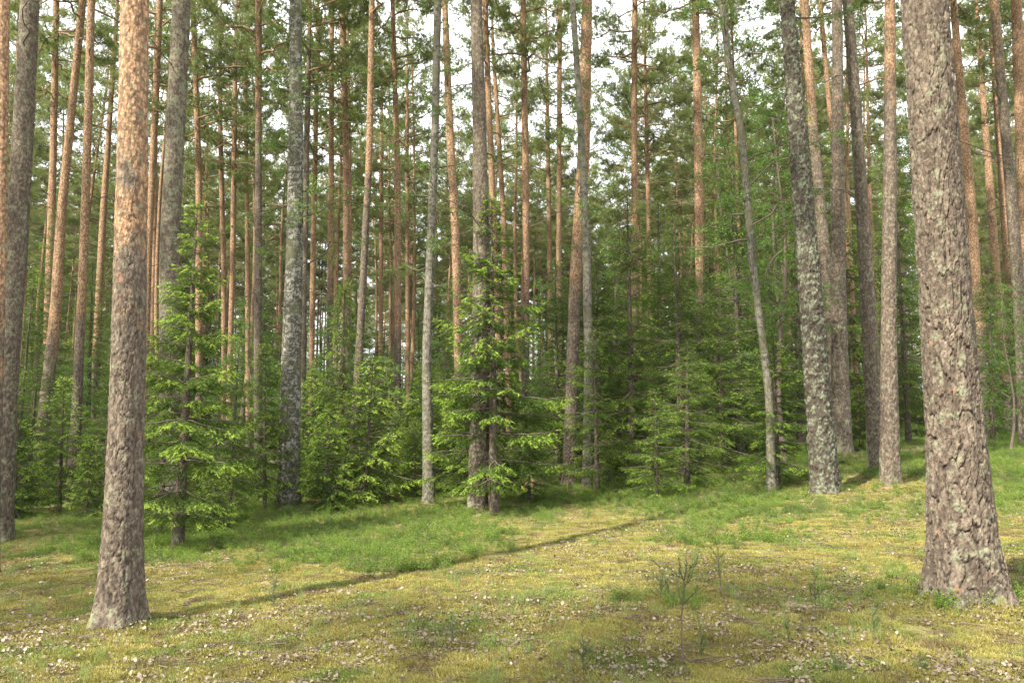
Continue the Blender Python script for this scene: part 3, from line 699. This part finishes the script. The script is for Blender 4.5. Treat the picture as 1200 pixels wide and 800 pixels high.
# variant, base px, base py, depth override, top py, half width px, label
YOUNG = [
 (0, 208, 645, None, 235, 112, "ragged young spruce wrapped round the thick grey pine left of centre"),
 (5, 268, 612, None, 395, 70, "loose-branched young spruce between the thick grey pine and the birch"),
 (0, 579, 603, None, 228, 112, "young spruce hugging the central pine, with bright drooping tips"),
 (2, 310, 600, None, 400, 52, "thin-stemmed young spruce just left of the old birch"),
 (3, 378, 592, None, 505, 50, "small pale-green spruce right of the old birch foot"),
 (3, 438, 582, None, 478, 38, "small bright spruce right of the slanting pine foot"),
 (3, 478, 576, None, 538, 24, "tiny dark spruce seedling beneath the red-brown pine"),
 (2, 400, 570, 19, 330, 60, "pale leafy-looking spruce behind the slanting pine"),
 (1, 742, 560, None, 215, 105, "tall dark spruce in the middle of the right-hand thicket"),
 (4, 800, 562, None, 240, 100, "dark spruce with a bare black stem right of the thicket's tallest one"),
 (1, 655, 566, None, 300, 75, "bushy dark spruce left of the thin pale birch"),
 (5, 700, 560, 17, 380, 75, "broad low spruce right behind the thin pale birch"),
 (5, 912, 572, None, 385, 90, "light-tipped spruce reaching long boughs left beside the crooked birch"),
 (1, 868, 548, 20, 190, 85, "tall shaded spruce behind the crooked birch"),
 (4, 940, 540, 23, 150, 80, "dark spruce behind the lichen-covered trunk"),
 (4, 1066, 535, 21, 120, 60, "tall dark spruce behind the left side of the huge right pine"),
 (1, 1165, 528, 20, 300, 70, "dense spruce between the huge right pine and the right edge"),
 (4, 1215, 520, 24, 250, 70, "dark spruce half cut by the right edge"),
 (1, 120, 590, None, 420, 55, "bushy spruce directly behind large left pine"),
 (2, 70, 590, 17, 440, 60, "low spruce between the dark left pine and the slim pines"),
 (4, 50, 575, 26, 240, 70, "tall dark spruce behind the curved pine on the left"),
 (1, 16, 580, 22, 330, 60, "shaded spruce behind left-edge dark pine"),
 (2, 620, 585, 15.5, 470, 48, "low spruce just right of the central pine's young spruce"),
 (5, 770, 575, 14.5, 455, 65, "low sprawling spruce at the front of the right-hand thicket"),
 (4, 190, 575, 25, 330, 55, "dark slender spruce behind thick grey pine"),
 (1, 520, 570, 21, 400, 60, "shaded spruce behind the slim mottled birch"),
 (3, 250, 600, 12.5, 545, 40, "knee-high spruce at the foot of the loose-branched young spruce"),
 (1, 703, 562, 20, 290, 90, "dark spruce right behind the thin pale birch, higher than the low one there"),
 (4, 775, 560, 22, 225, 90, "tall dark spruce between the thicket's tallest and the bare-stemmed one"),
 (1, 845, 562, 18, 330, 85, "dark spruce left of the crooked birch foot"),
 (4, 662, 560, 23, 320, 75, "dark spruce deep behind the pinkish pine"),
 (1, 805, 566, 15.5, 400, 80, "shaded front spruce in the right-hand thicket under the bare-stemmed one"),
 (4, 875, 555, 24, 210, 80, "tall spruce far behind the crooked birch"),
 (1, 186, 628, None, 370, 72, "denser dark spruce left behind the ragged spruce at the thick grey pine"),
 (2, 552, 596, None, 395, 80, "bushy low spruce close behind the central pine"),
 (1, 30, 590, 19, 400, 70, "dense dark spruce right of the left-edge dark pine"),
 (4, 100, 580, 28, 300, 60, "dark spruce deep behind the slim left pines"),
 (3, 1010, 560, 19, 450, 38, "small light spruce between the two grey right-hand pines"),
]
for (v, px, py, dep, ty, hw, label) in YOUNG:
    if dep is None: x, y = ground_hit(px, py)
    else: p, _ = on_plane(px, py, dep); x, y = p[0], dep
    top, _ = on_plane(px, ty, y); H = top[2]-gh(x, y); rd = hw*y/FPX
    spruce(x, y, v, H, rd, label, None, rb.uniform(0, 6.28)); placed.append((x, y))
n_s = 0
for tries in range(4000):
    if n_s >= 120: break
    y = math.sqrt(rb.uniform(21**2, 64**2)); a = rb.uniform(-.72, .72); x = a*y; px = 600+a*FPX
    right = px > 620
    if not right and y < 26 and rb.random() < .5: continue
    if not far_enough(x, y, 1.3): continue
    H = rb.uniform(2.5, 8.5) if right else rb.uniform(1.8, 5.5)
    if y > 38: H = rb.uniform(5, 12)
    la, lb = slot(project(x, y, 2)[0]); far = "far" if y > 40 else "shaded"
    v = rb.choice((0, 1, 1, 4, 5)); spruce(x, y, v, H, H*rb.uniform(.24, .36), f"{far} undergrowth spruce between {la} and {lb}", f"{far} undergrowth spruces between {la} and {lb}")
    placed.append((x, y)); n_s += 1
n_f = 0
for tries in range(2000):                             # low spruces along the edge of the wood
    if n_f >= 34: break
    y = rb.uniform(14.5, 24); a = rb.uniform(-.72, .30); x = a*y; px = 600+a*FPX
    if not far_enough(x, y, .9): continue
    la, lb = slot(project(x, y, 1)[0]); H = rb.uniform(.9, 3.4)
    spruce(x, y, rb.choice((2, 3, 3, 5)), H, H*rb.uniform(.34, .5), f"low bright-tipped spruce at the wood's edge between {la} and {lb}", f"low edge spruces between {la} and {lb}")
    placed.append((x, y)); n_f += 1
# broadleaf saplings
lv = []
for q, (H, rd, nl) in enumerate(((5.5, 1.3, 34), (3.6, 1.0, 24), (8.0, 1.7, 44))):
    cm = leafy_crown(640+q, H, rd, H*.22, nl, .042, 1.7).mesh("leafy_crown", [M_TWIG, M_BLEAF])
    mb = MB(); z = np.linspace(-.1, H*.98, 7); trunk(mb, np.stack([.12*np.sin(z), .1*np.sin(z*1.3), z], 1), .012*H**.8*(1-.9*np.clip(z, 0, H)/H), 10, .1, H, 860+q, 'birch', .003, (.05, .08), .1, (40, 50), .6)
    lv.append((cm, mb.mesh("sapling_trunk", [M_TWIG]), H))
def sapling(x, y, v, H, label, group=None, rs_=1.):
    cm, tm, h0 = lv[v]; th = thing("broadleaf_sapling", label, "young tree", (x, y, gh(x, y)), group)
    th.rotation_euler = (rb.gauss(0, .04), rb.gauss(0, .04), rb.uniform(0, 6.28)); s = H/h0; th.scale = (s*rs_, s*rs_, s)
    new_obj("trunk", tm, th); new_obj("crown", cm, th); placed.append((x, y))
for (px, dep, ty, v, label) in (
    (918, 18, 130, 2, "airy light-green birch sapling left of the lichen-covered trunk"), (862, 22, 170, 2, "light-green leafy sapling behind the crooked birch"),
    (905, 27, 100, 2, "tall pale leafy sapling further behind the crooked birch"), (400, 24, 330, 0, "leafy sapling behind the pair of brown pines"),
    (300, 27, 350, 0, "leafy sapling behind the straight dark-brown pine"), (1065, 27, 160, 2, "leafy sapling behind the reddish straight pine"),
    (1182, 17, 330, 0, "leafy sapling near the right edge in front of the spruces"), (640, 30, 330, 0, "leafy sapling behind the single straight pine"),
    (245, 20, 400, 1, "low leafy sapling right of thick grey pine"), (452, 23, 420, 1, "low leafy sapling between the slanting and the red-brown pine"),
    (530, 30, 350, 0, "leafy sapling behind the slim mottled birch"), (85, 23, 420, 1, "low leafy sapling between the slim left pines"),
    (720, 26, 260, 2, "pale leafy sapling in the sky gap right of centre")):
    p, _ = on_plane(px, 500, dep); top, _ = on_plane(px, ty, dep); sapling(p[0], dep, v, top[2]-gh(p[0], dep), label)
n_l = 0
for tries in range(900):
    if n_l >= 44: break
    y = math.sqrt(rb.uniform(28**2, 70**2)); a = rb.uniform(-.7, .7); x = a*y
    if not far_enough(x, y, 1.2): continue
    la, lb = slot(project(x, y, 2)[0])
    sapling(x, y, rb.randrange(3), rb.uniform(3.5, 7.5), f"pale green broadleaf sapling deep in the wood between {la} and {lb}", f"far saplings between {la} and {lb}", 1.2); n_l += 1

# ------------------------------------------------------------------ scatter of uncountable cover (geometry nodes)
def scatter(name, pts, rotz, scl, idx, sources, tilt=None, **props):
    src = bpy.data.collections.new(name + "_source")
    for k, me in enumerate(sources):
        src.objects.link(bpy.data.objects.new(f"{name}_source_{k:02d}", me))
    me = bpy.data.meshes.new(name); me.vertices.add(len(pts)); me.vertices.foreach_set("co", np.asarray(pts, np.float32).ravel())
    rot = np.zeros((len(pts), 3), np.float32); rot[:, 2] = rotz
    if tilt is not None: rot[:, :2] = tilt
    a = me.attributes.new("rot", 'FLOAT_VECTOR', 'POINT'); a.data.foreach_set("vector", rot.ravel())
    a = me.attributes.new("scl", 'FLOAT', 'POINT'); a.data.foreach_set("value", np.asarray(scl, np.float32))
    a = me.attributes.new("pick", 'INT', 'POINT'); a.data.foreach_set("value", np.asarray(idx, np.int32))
    o = new_obj(name, me); o["kind"] = "stuff"
    for k, v in props.items(): o[k] = v
    ng = bpy.data.node_groups.new(name, 'GeometryNodeTree')
    ng.interface.new_socket("Geometry", in_out='INPUT', socket_type='NodeSocketGeometry')
    ng.interface.new_socket("Geometry", in_out='OUTPUT', socket_type='NodeSocketGeometry')
    nd = ng.nodes; gi = nd.new("NodeGroupInput"); go = nd.new("NodeGroupOutput"); ip = nd.new("GeometryNodeInstanceOnPoints")
    ci = nd.new("GeometryNodeCollectionInfo"); ci.inputs["Collection"].default_value = src
    ci.inputs["Separate Children"].default_value = True; ci.inputs["Reset Children"].default_value = True
    def na(n, t): q = nd.new("GeometryNodeInputNamedAttribute"); q.data_type = t; q.inputs["Name"].default_value = n; return q.outputs["Attribute"]
    er = nd.new("FunctionNodeEulerToRotation"); L = ng.links.new
    L(na("rot", 'FLOAT_VECTOR'), er.inputs[0]); L(gi.outputs[0], ip.inputs["Points"]); L(ci.outputs[0], ip.inputs["Instance"])
    ip.inputs["Pick Instance"].default_value = True; L(na("pick", 'INT'), ip.inputs["Instance Index"])
    L(er.outputs[0], ip.inputs["Rotation"]); L(na("scl", 'FLOAT'), ip.inputs["Scale"]); L(ip.outputs[0], go.inputs[0])
    md = o.modifiers.new("scatter", 'NODES'); md.node_group = ng
    return o
G = np.random.default_rng(77)
def wedge(n, y0, y1, p=1., side=.76):
    y = y0 + (y1-y0)*G.random(n)**p; x = (G.random(n)*2-1)*(y*side + .6); return x, y
# source meshes
def moss_src(s):
    rg = np.random.default_rng(s); mb = MB(); n = 70
    a = rg.uniform(0, 6.28, n); r = .055*np.sqrt(rg.random(n)); p = np.stack([r*np.cos(a), r*np.sin(a), np.full(n, -.006)], 1)
    d = unit(np.stack([np.cos(a)*r*9, np.sin(a)*r*9, np.full(n, 1.)], 1) + rg.normal(size=(n, 3))*.3)*rg.uniform(.008, .019, (n, 1))
    blades(mb, p, d, rg.uniform(.003, .0055, n), 0, rg, tint=rg.uniform(0, 1, n)); return mb.mesh("moss", [M_MOSS])
def leaf_src(s):
    rg = np.random.default_rng(s); mb = MB(); L = rg.uniform(.03, .055); w = L*rg.uniform(.28, .42); c = rg.uniform(-.5, .6); k = rg.uniform(.1, .5)
    vs = []; t = np.linspace(0, 1, 6); ww = w*np.sin(np.pi*np.clip(t*.92+.04, 0, 1))**.7
    for q in range(6):
        zz = c*L*t[q]*(1-t[q]) + .004; vs += [(t[q]*L-L/2, -ww[q], zz+k*ww[q]), (t[q]*L-L/2, 0, zz), (t[q]*L-L/2, ww[q], zz+k*ww[q]*rg.uniform(.3, 1.6))]
    f = []
    for q in range(5):
        for e in (0, 1): b = q*3+e; f += [(b, b+3, b+4), (b, b+4, b+1)]
    mb.add(vs, f, 0, True, tint=rg.random()); return mb.mesh("leaf", [M_LITTER])
def bilb_src(s, h=.24):
    rg = np.random.default_rng(s); mb = MB(); P = []
    for q in range(9):
        c = limb_curve(np.array([rg.normal()*.03, rg.normal()*.03, -.02]), rg.uniform(0, 6.28), rg.uniform(.8, 1.35), h*rg.uniform(.6, 1.1), .05, 0, 5, rg, .4)
        tube(mb, c, np.linspace(.0022, .001, 5), 3, 0)
        t = rg.uniform(.25, 1, 16); P.append(np.stack([np.interp(t, np.linspace(0, 1, 5), c[:, a]) for a in range(3)], 1) + rg.normal(size=(16, 3))*.022)
    P = np.concatenate(P); n = len(P); d = unit(rg.normal(size=(n, 3)) + np.array([0, 0, .25]))*rg.uniform(.020, .036, (n, 1))
    blades(mb, P, d, rg.uniform(.006, .009, n), 1, rg, 'leaf', tint=rg.uniform(0, 1, n)); return mb.mesh("bilberry", [M_TWIG, M_BILB])
def grass_src(s):
    rg = np.random.default_rng(s); mb = MB(); n = 26
    p = rg.normal(size=(n, 3))*np.array([.03, .03, 0]); L = rg.uniform(.07, .2, n); a = rg.uniform(0, 6.28, n); b = rg.uniform(.05, .6, n)
    h = np.stack([np.cos(a)*b*.5, np.sin(a)*b*.5, np.ones(n)], 1)*(L*.55)[:, None]; e = np.stack([np.cos(a)*b*1.6, np.sin(a)*b*1.6, np.full(n, .7)], 1)*(L*.5)[:, None]
    sd = unit(np.cross(h, rg.normal(size=(n, 3))))*.0017
    v = np.stack([p-sd, p+sd, p+h-sd*.8, p+h+sd*.8, p+h+e], 1).reshape(-1, 3); k = np.arange(n)[:, None]*5
    f = np.concatenate([k+np.array([[0, 1, 3]]), k+np.array([[0, 3, 2]]), k+np.array([[2, 3, 4]])])
    mb.add(v, f, 0, False, tint=np.repeat(rg.uniform(0, 1, n), 5)); return mb.mesh("grass", [M_GRASS])
# moss
x, y = wedge(85000, 3.6, 18, 1.35); g = green_mask(x, y); dn = fbm(x*1.7, y*1.7, 0, 12, 3)
k = (G.random(len(x)) > g*.55) & (dn > .22); x, y = x[k], y[k]; n = len(x)
scatter("moss_carpet", np.stack([x, y, ground_fine(x, y)], 1), G.uniform(0, 6.28, n), G.uniform(.7, 1.5, n)*(1+y*.03), G.integers(0, 6, n), [moss_src(q) for q in range(6)],
        label="yellow-green moss carpet over the forest floor")
# leaf litter
x, y = wedge(150000, 3.6, 20, 1.3); dn = fbm(x*1.5, y*1.5, 0, 44, 3)*.6 + fbm(x*6, y*6, 0, 45, 2)*.4
k = (dn + G.normal(size=len(x))*.045 > .53) & (G.random(len(x)) > green_mask(x, y)*.85); x, y = x[k], y[k]; n = len(x)
scatter("leaf_litter", np.stack([x, y, ground_fine(x, y)+.014+G.random(n)*.010], 1), G.uniform(0, 6.28, n), (.26 + .50*G.random(n)**2.), G.integers(0, 10, n), [leaf_src(q) for q in range(10)],
        G.normal(size=(n, 2))*.45, label="dry pale fallen leaves strewn over the moss")
# twigs and needles dropped by the pines
x, y = wedge(2600, 3.6, 16, 1.2); n = len(x)
def twig_src(q):
    rg = np.random.default_rng(q); mb = MB(); L = rg.uniform(.08, .4)
    c = limb_curve(np.array([-L/2, 0, .012]), 0, .0, L, 0, 0, 6, rg, .5); c[:, 2] = .012 + .01*rg.random(6); tube(mb, c, np.linspace(.0045, .0015, 6), 4)
    for e in range(2):
        s_ = limb_curve(c[rg.integers(1, 5)], rg.choice([-1, 1])*rg.uniform(.4, 1.), .1, L*.35, 0, 0, 4, rg, .5); tube(mb, s_, np.linspace(.0025, .001, 4), 3)
    return mb.mesh("twig", [M_TWIG])
scatter("fallen_twigs", np.stack([x, y, ground_fine(x, y)+.006], 1), G.uniform(0, 6.28, n), G.uniform(.4, 1.1, n), G.integers(0, 6, n), [twig_src(q) for q in range(6)],
        label="small dry twigs scattered over the moss")
# bilberry
x, y = wedge(38000, 6, 34, 1.15); g = green_mask(x, y); k = G.random(len(x)) < g**1.3; x, y = x[k], y[k]; n = len(x)
scatter("bilberry_cover", np.stack([x, y, ground_fine(x, y)], 1), G.uniform(0, 6.28, n), G.uniform(.30, .68, n)*(1+.012*y)*(.6+.6*fbm(x*.8, y*.8, 0, 61, 2)), G.integers(0, 6, n), [bilb_src(q) for q in range(6)],
        label="bright green bilberry undergrowth in front of the spruces")
# grass
x, y = wedge(3000, 4, 18, 1.1); dn = fbm(x*.9, y*.9, 0, 71, 3); k = (dn > .52) | (G.random(len(x)) < .10); x, y = x[k], y[k]; n = len(x)
scatter("grass_tufts", np.stack([x, y, ground_fine(x, y)], 1), G.uniform(0, 6.28, n), G.uniform(.35, .9, n), G.integers(0, 5, n), [grass_src(q) for q in range(5)],
        label="thin pale grass tufts growing through the moss")
# far-off wood: reads as one mass
x = G.uniform(-150, 150, 640); y = 66 + 110*G.random(640)**1.3; k = np.abs(x/y) < .85; x, y = x[k], y[k]; n = len(x)
fsrc = [bgt[q][0] for q in range(3)] + [crowns[q] for q in range(3)] + [spr[4][0], spr[1][0], spr[0][0]]
P_, R_, S_, I_ = [], [], [], []
for q in range(n):
    v = q % 3; sc_ = G.uniform(.9, 1.1); rz = G.uniform(0, 6.28); g0 = float(ground_h(x[q], y[q])); zc = bgt[v][2]*.5; o = bgt[v][1](zc)*sc_
    P_.append((x[q], y[q], g0)); R_.append(rz); S_.append(sc_); I_.append(v)
    P_.append((x[q]+o[0]*math.cos(rz)-o[1]*math.sin(rz), y[q]+o[0]*math.sin(rz)+o[1]*math.cos(rz), g0+o[2])); R_.append(rz); S_.append((bgt[v][2]-zc)/CH[v]*sc_); I_.append(3+v)
    for w in range(3):
        dx, dy = G.normal(size=2)*2.5; P_.append((x[q]+dx, y[q]+dy, float(ground_h(x[q]+dx, y[q]+dy)))); R_.append(G.uniform(0, 6.28)); S_.append(G.uniform(.8, 1.5)); I_.append(6+w)
scatter("far_wood", np.array(P_), np.array(R_), np.array(S_), I_, fsrc, label="far-off pine wood closing the view")

# ------------------------------------------------------------------ seedlings on the clearing
def seedling(seed, px, py, topy, nbr, label, bare=.35, spread=.35, lean=0.):
    x, y = ground_hit(px, py); rg = np.random.default_rng(seed); t, _ = on_plane(px, topy, y); H = t[2]-gh(x, y)
    th = thing("pine_seedling", label, "seedling", (x, y, float(ground_fine(x, y))))
    mb = MB(); c = limb_curve(np.array([0, 0, -.03]), 0 if lean > 0 else math.pi, R(90)-abs(lean), H, 0, 0, 7, rg, .15); tube(mb, c, np.linspace(.004+.006*H, .002, 7), 5)
    st = mb.mesh("stem", [M_TWIG]); new_obj("stem", st, th)
    mb = MB(); A = [(c[int(len(c)*bare):], 1.)]
    for q in range(nbr):
        t_ = rg.uniform(bare, .95); p = np.array([np.interp(t_, np.linspace(0, 1, 7), c[:, a]) for a in range(3)])
        s = limb_curve(p, rg.uniform(0, 6.28), rg.uniform(.5, 1.1), H*spread*rg.uniform(.5, 1.1), .0, .1, 5, rg, .3); tube(mb, s, np.linspace(.003, .0015, 5), 3, 0); A.append((s, .6))
    for s, w in A:
        L = np.linalg.norm(s[-1]-s[0]); n = int(L/.0026)+10; t_ = rg.uniform(.15, 1, n); p = np.stack([np.interp(t_, np.linspace(0, 1, len(s)), s[:, a]) for a in range(3)], 1)
        dd = unit(unit(s[-1]-s[0])[None] + unit(rg.normal(size=(n, 3)))*.75)*rg.uniform(.03, .055, (n, 1)); blades(mb, p, dd, .0012, 1, rg, tint=rg.uniform(0, 1, n))
    new_obj("foliage", mb.mesh("foliage", [M_TWIG, M_SEED]), th)
seedling(1, 798, 778, 655, 9, "spindly knee-high pine seedling with a bare crooked stem in the foreground", .5, .34, .12)
seedling(2, 850, 716, 640, 5, "thin upright seedling right of the spindly one with the bare stem", .3, .25)
seedling(3, 320, 708, 672, 6, "small dark seedling on the moss right of large left pine", .05, .3)
seedling(4, 956, 724, 668, 6, "thin seedling on the shadow band left of the huge pine", .35, .35)
seedling(5, 684, 786, 735, 7, "low feathery seedling near the bottom edge left of the spindly one", .1, .35)
seedling(6, 1025, 756, 716, 7, "bluish low seedling below the huge pine's left side", .1, .4)
seedling(7, 1080, 788, 762, 6, "smallest seedling at the bottom right under the huge pine", .05, .4)
seedling(8, 925, 752, 715, 5, "short tufty seedling left of the bluish one", .1, .3)
seedling(9, 980, 792, 764, 6, "squat seedling at the bottom edge left of the smallest one", .1, .4)
seedling(10, 530, 760, 715, 6, "faint thin seedling in the foreground left of centre", .2, .3)
seedling(11, 775, 702, 672, 8, "bushy seedling growing in the green patch behind the spindly one", .05, .5)
seedling(12, 822, 772, 728, 6, "leafy seedling just right of the spindly one's foot", .1, .4)

# thin summer haze between the trunks
hz = MB(); q = np.array([(x_, y_, z_) for x_ in (-260, 260) for y_ in (-60, 320) for z_ in (-4, 40)], float)
hz.add(q, [(0, 1, 3), (0, 3, 2), (4, 6, 7), (4, 7, 5), (0, 4, 5), (0, 5, 1), (2, 3, 7), (2, 7, 6), (0, 2, 6), (0, 6, 4), (1, 5, 7), (1, 7, 3)])
hm = bpy.data.materials.new("haze"); hm.use_nodes = True; hn = hm.node_tree.nodes; hn.clear()
pv = hn.new("ShaderNodeVolumePrincipled"); pv.inputs["Density"].default_value = HAZE; pv.inputs["Color"].default_value = (.95, .98, .93, 1)
ho = hn.new("ShaderNodeOutputMaterial"); hm.node_tree.links.new(pv.outputs[0], ho.inputs["Volume"])
hazeo = new_obj("haze", hz.mesh("haze", [hm])); hazeo["kind"] = "stuff"; hazeo["label"] = "thin pale haze hanging in the wood"

# a few dropped boughs
for q, (px, py, L, az, lab) in enumerate(((470, 655, 1.1, .3, "dry forked branch lying where the moss meets the bilberry, left of centre"), (250, 668, .8, 2.2, "short dry branch on the moss right of the large left pine"),
        (800, 640, .9, 1.0, "thin fallen branch across the sunny moss right of centre"), (1010, 690, .7, 2.7, "small fallen stick left of the huge pine's foot"))):
    x, y = ground_hit(px, py); me = dead_branch(990+q, L)
    for a in me.v: a[:, 2] = .02 + (a[:, 2]-a[:, 2].mean())*.12
    o = new_obj("fallen_branch", me.mesh("fallen_branch", [M_LIMB]), None, (x, y, float(ground_fine(x, y))), (0, 0, az)); o["label"] = lab; o["category"] = "branch"

# rotten stump by the central spruce
x, y = ground_hit(628, 575)
th = thing("tree_stump", "reddish rotten stump right of the central pine", "stump", (x, y, gh(x, y)))
mb = MB(); z = np.array([-.1, .05, .2, .36]); trunk(mb, np.stack([z*0, z*0, z], 1), np.array([.24, .22, .19, .17]), 26, .03, 1, 5, 'rough', .03, (.05, .1), .5, (50, 60), .1)
v = mb.v[0]; v[v[:, 2] > .28, 2] += np.random.default_rng(2).uniform(-.08, .1, int((v[:, 2] > .28).sum())); mb.m[0][:] = 0
new_obj("wood", mb.mesh("wood", [M_STUMP]), th)
print("built", len(bpy.data.objects))
# neighbours of one kind in one gap between landmarks are told apart by their order from the left
same = {}
for o in sc.objects:
    if o.parent is None and "label" in o and "between" in o["label"] and "group" in o: same.setdefault(o["label"], []).append(o)
NUM = {2: "two", 3: "three", 4: "four", 5: "five"}
ORD = {2: ["left", "right"], 3: ["leftmost", "middle", "rightmost"], 4: ["leftmost", "second from left", "third from left", "rightmost"],
       5: ["leftmost", "second from left", "middle", "second from right", "rightmost"]}
for lab, obs in same.items():
    n = len(obs)
    if not 2 <= n <= 5: continue
    obs.sort(key=lambda o: project(o.location.x, o.location.y, 4)[0])
    for o, w in zip(obs, ORD[n]):
        t = lab.replace(" at the wood's edge", "").replace(" deep in the wood", "").replace("pine between", "pines between").replace("spruce between", "spruces between").replace("sapling between", "saplings between")
        o["label"] = f"{w} of {NUM[n]} {t}"
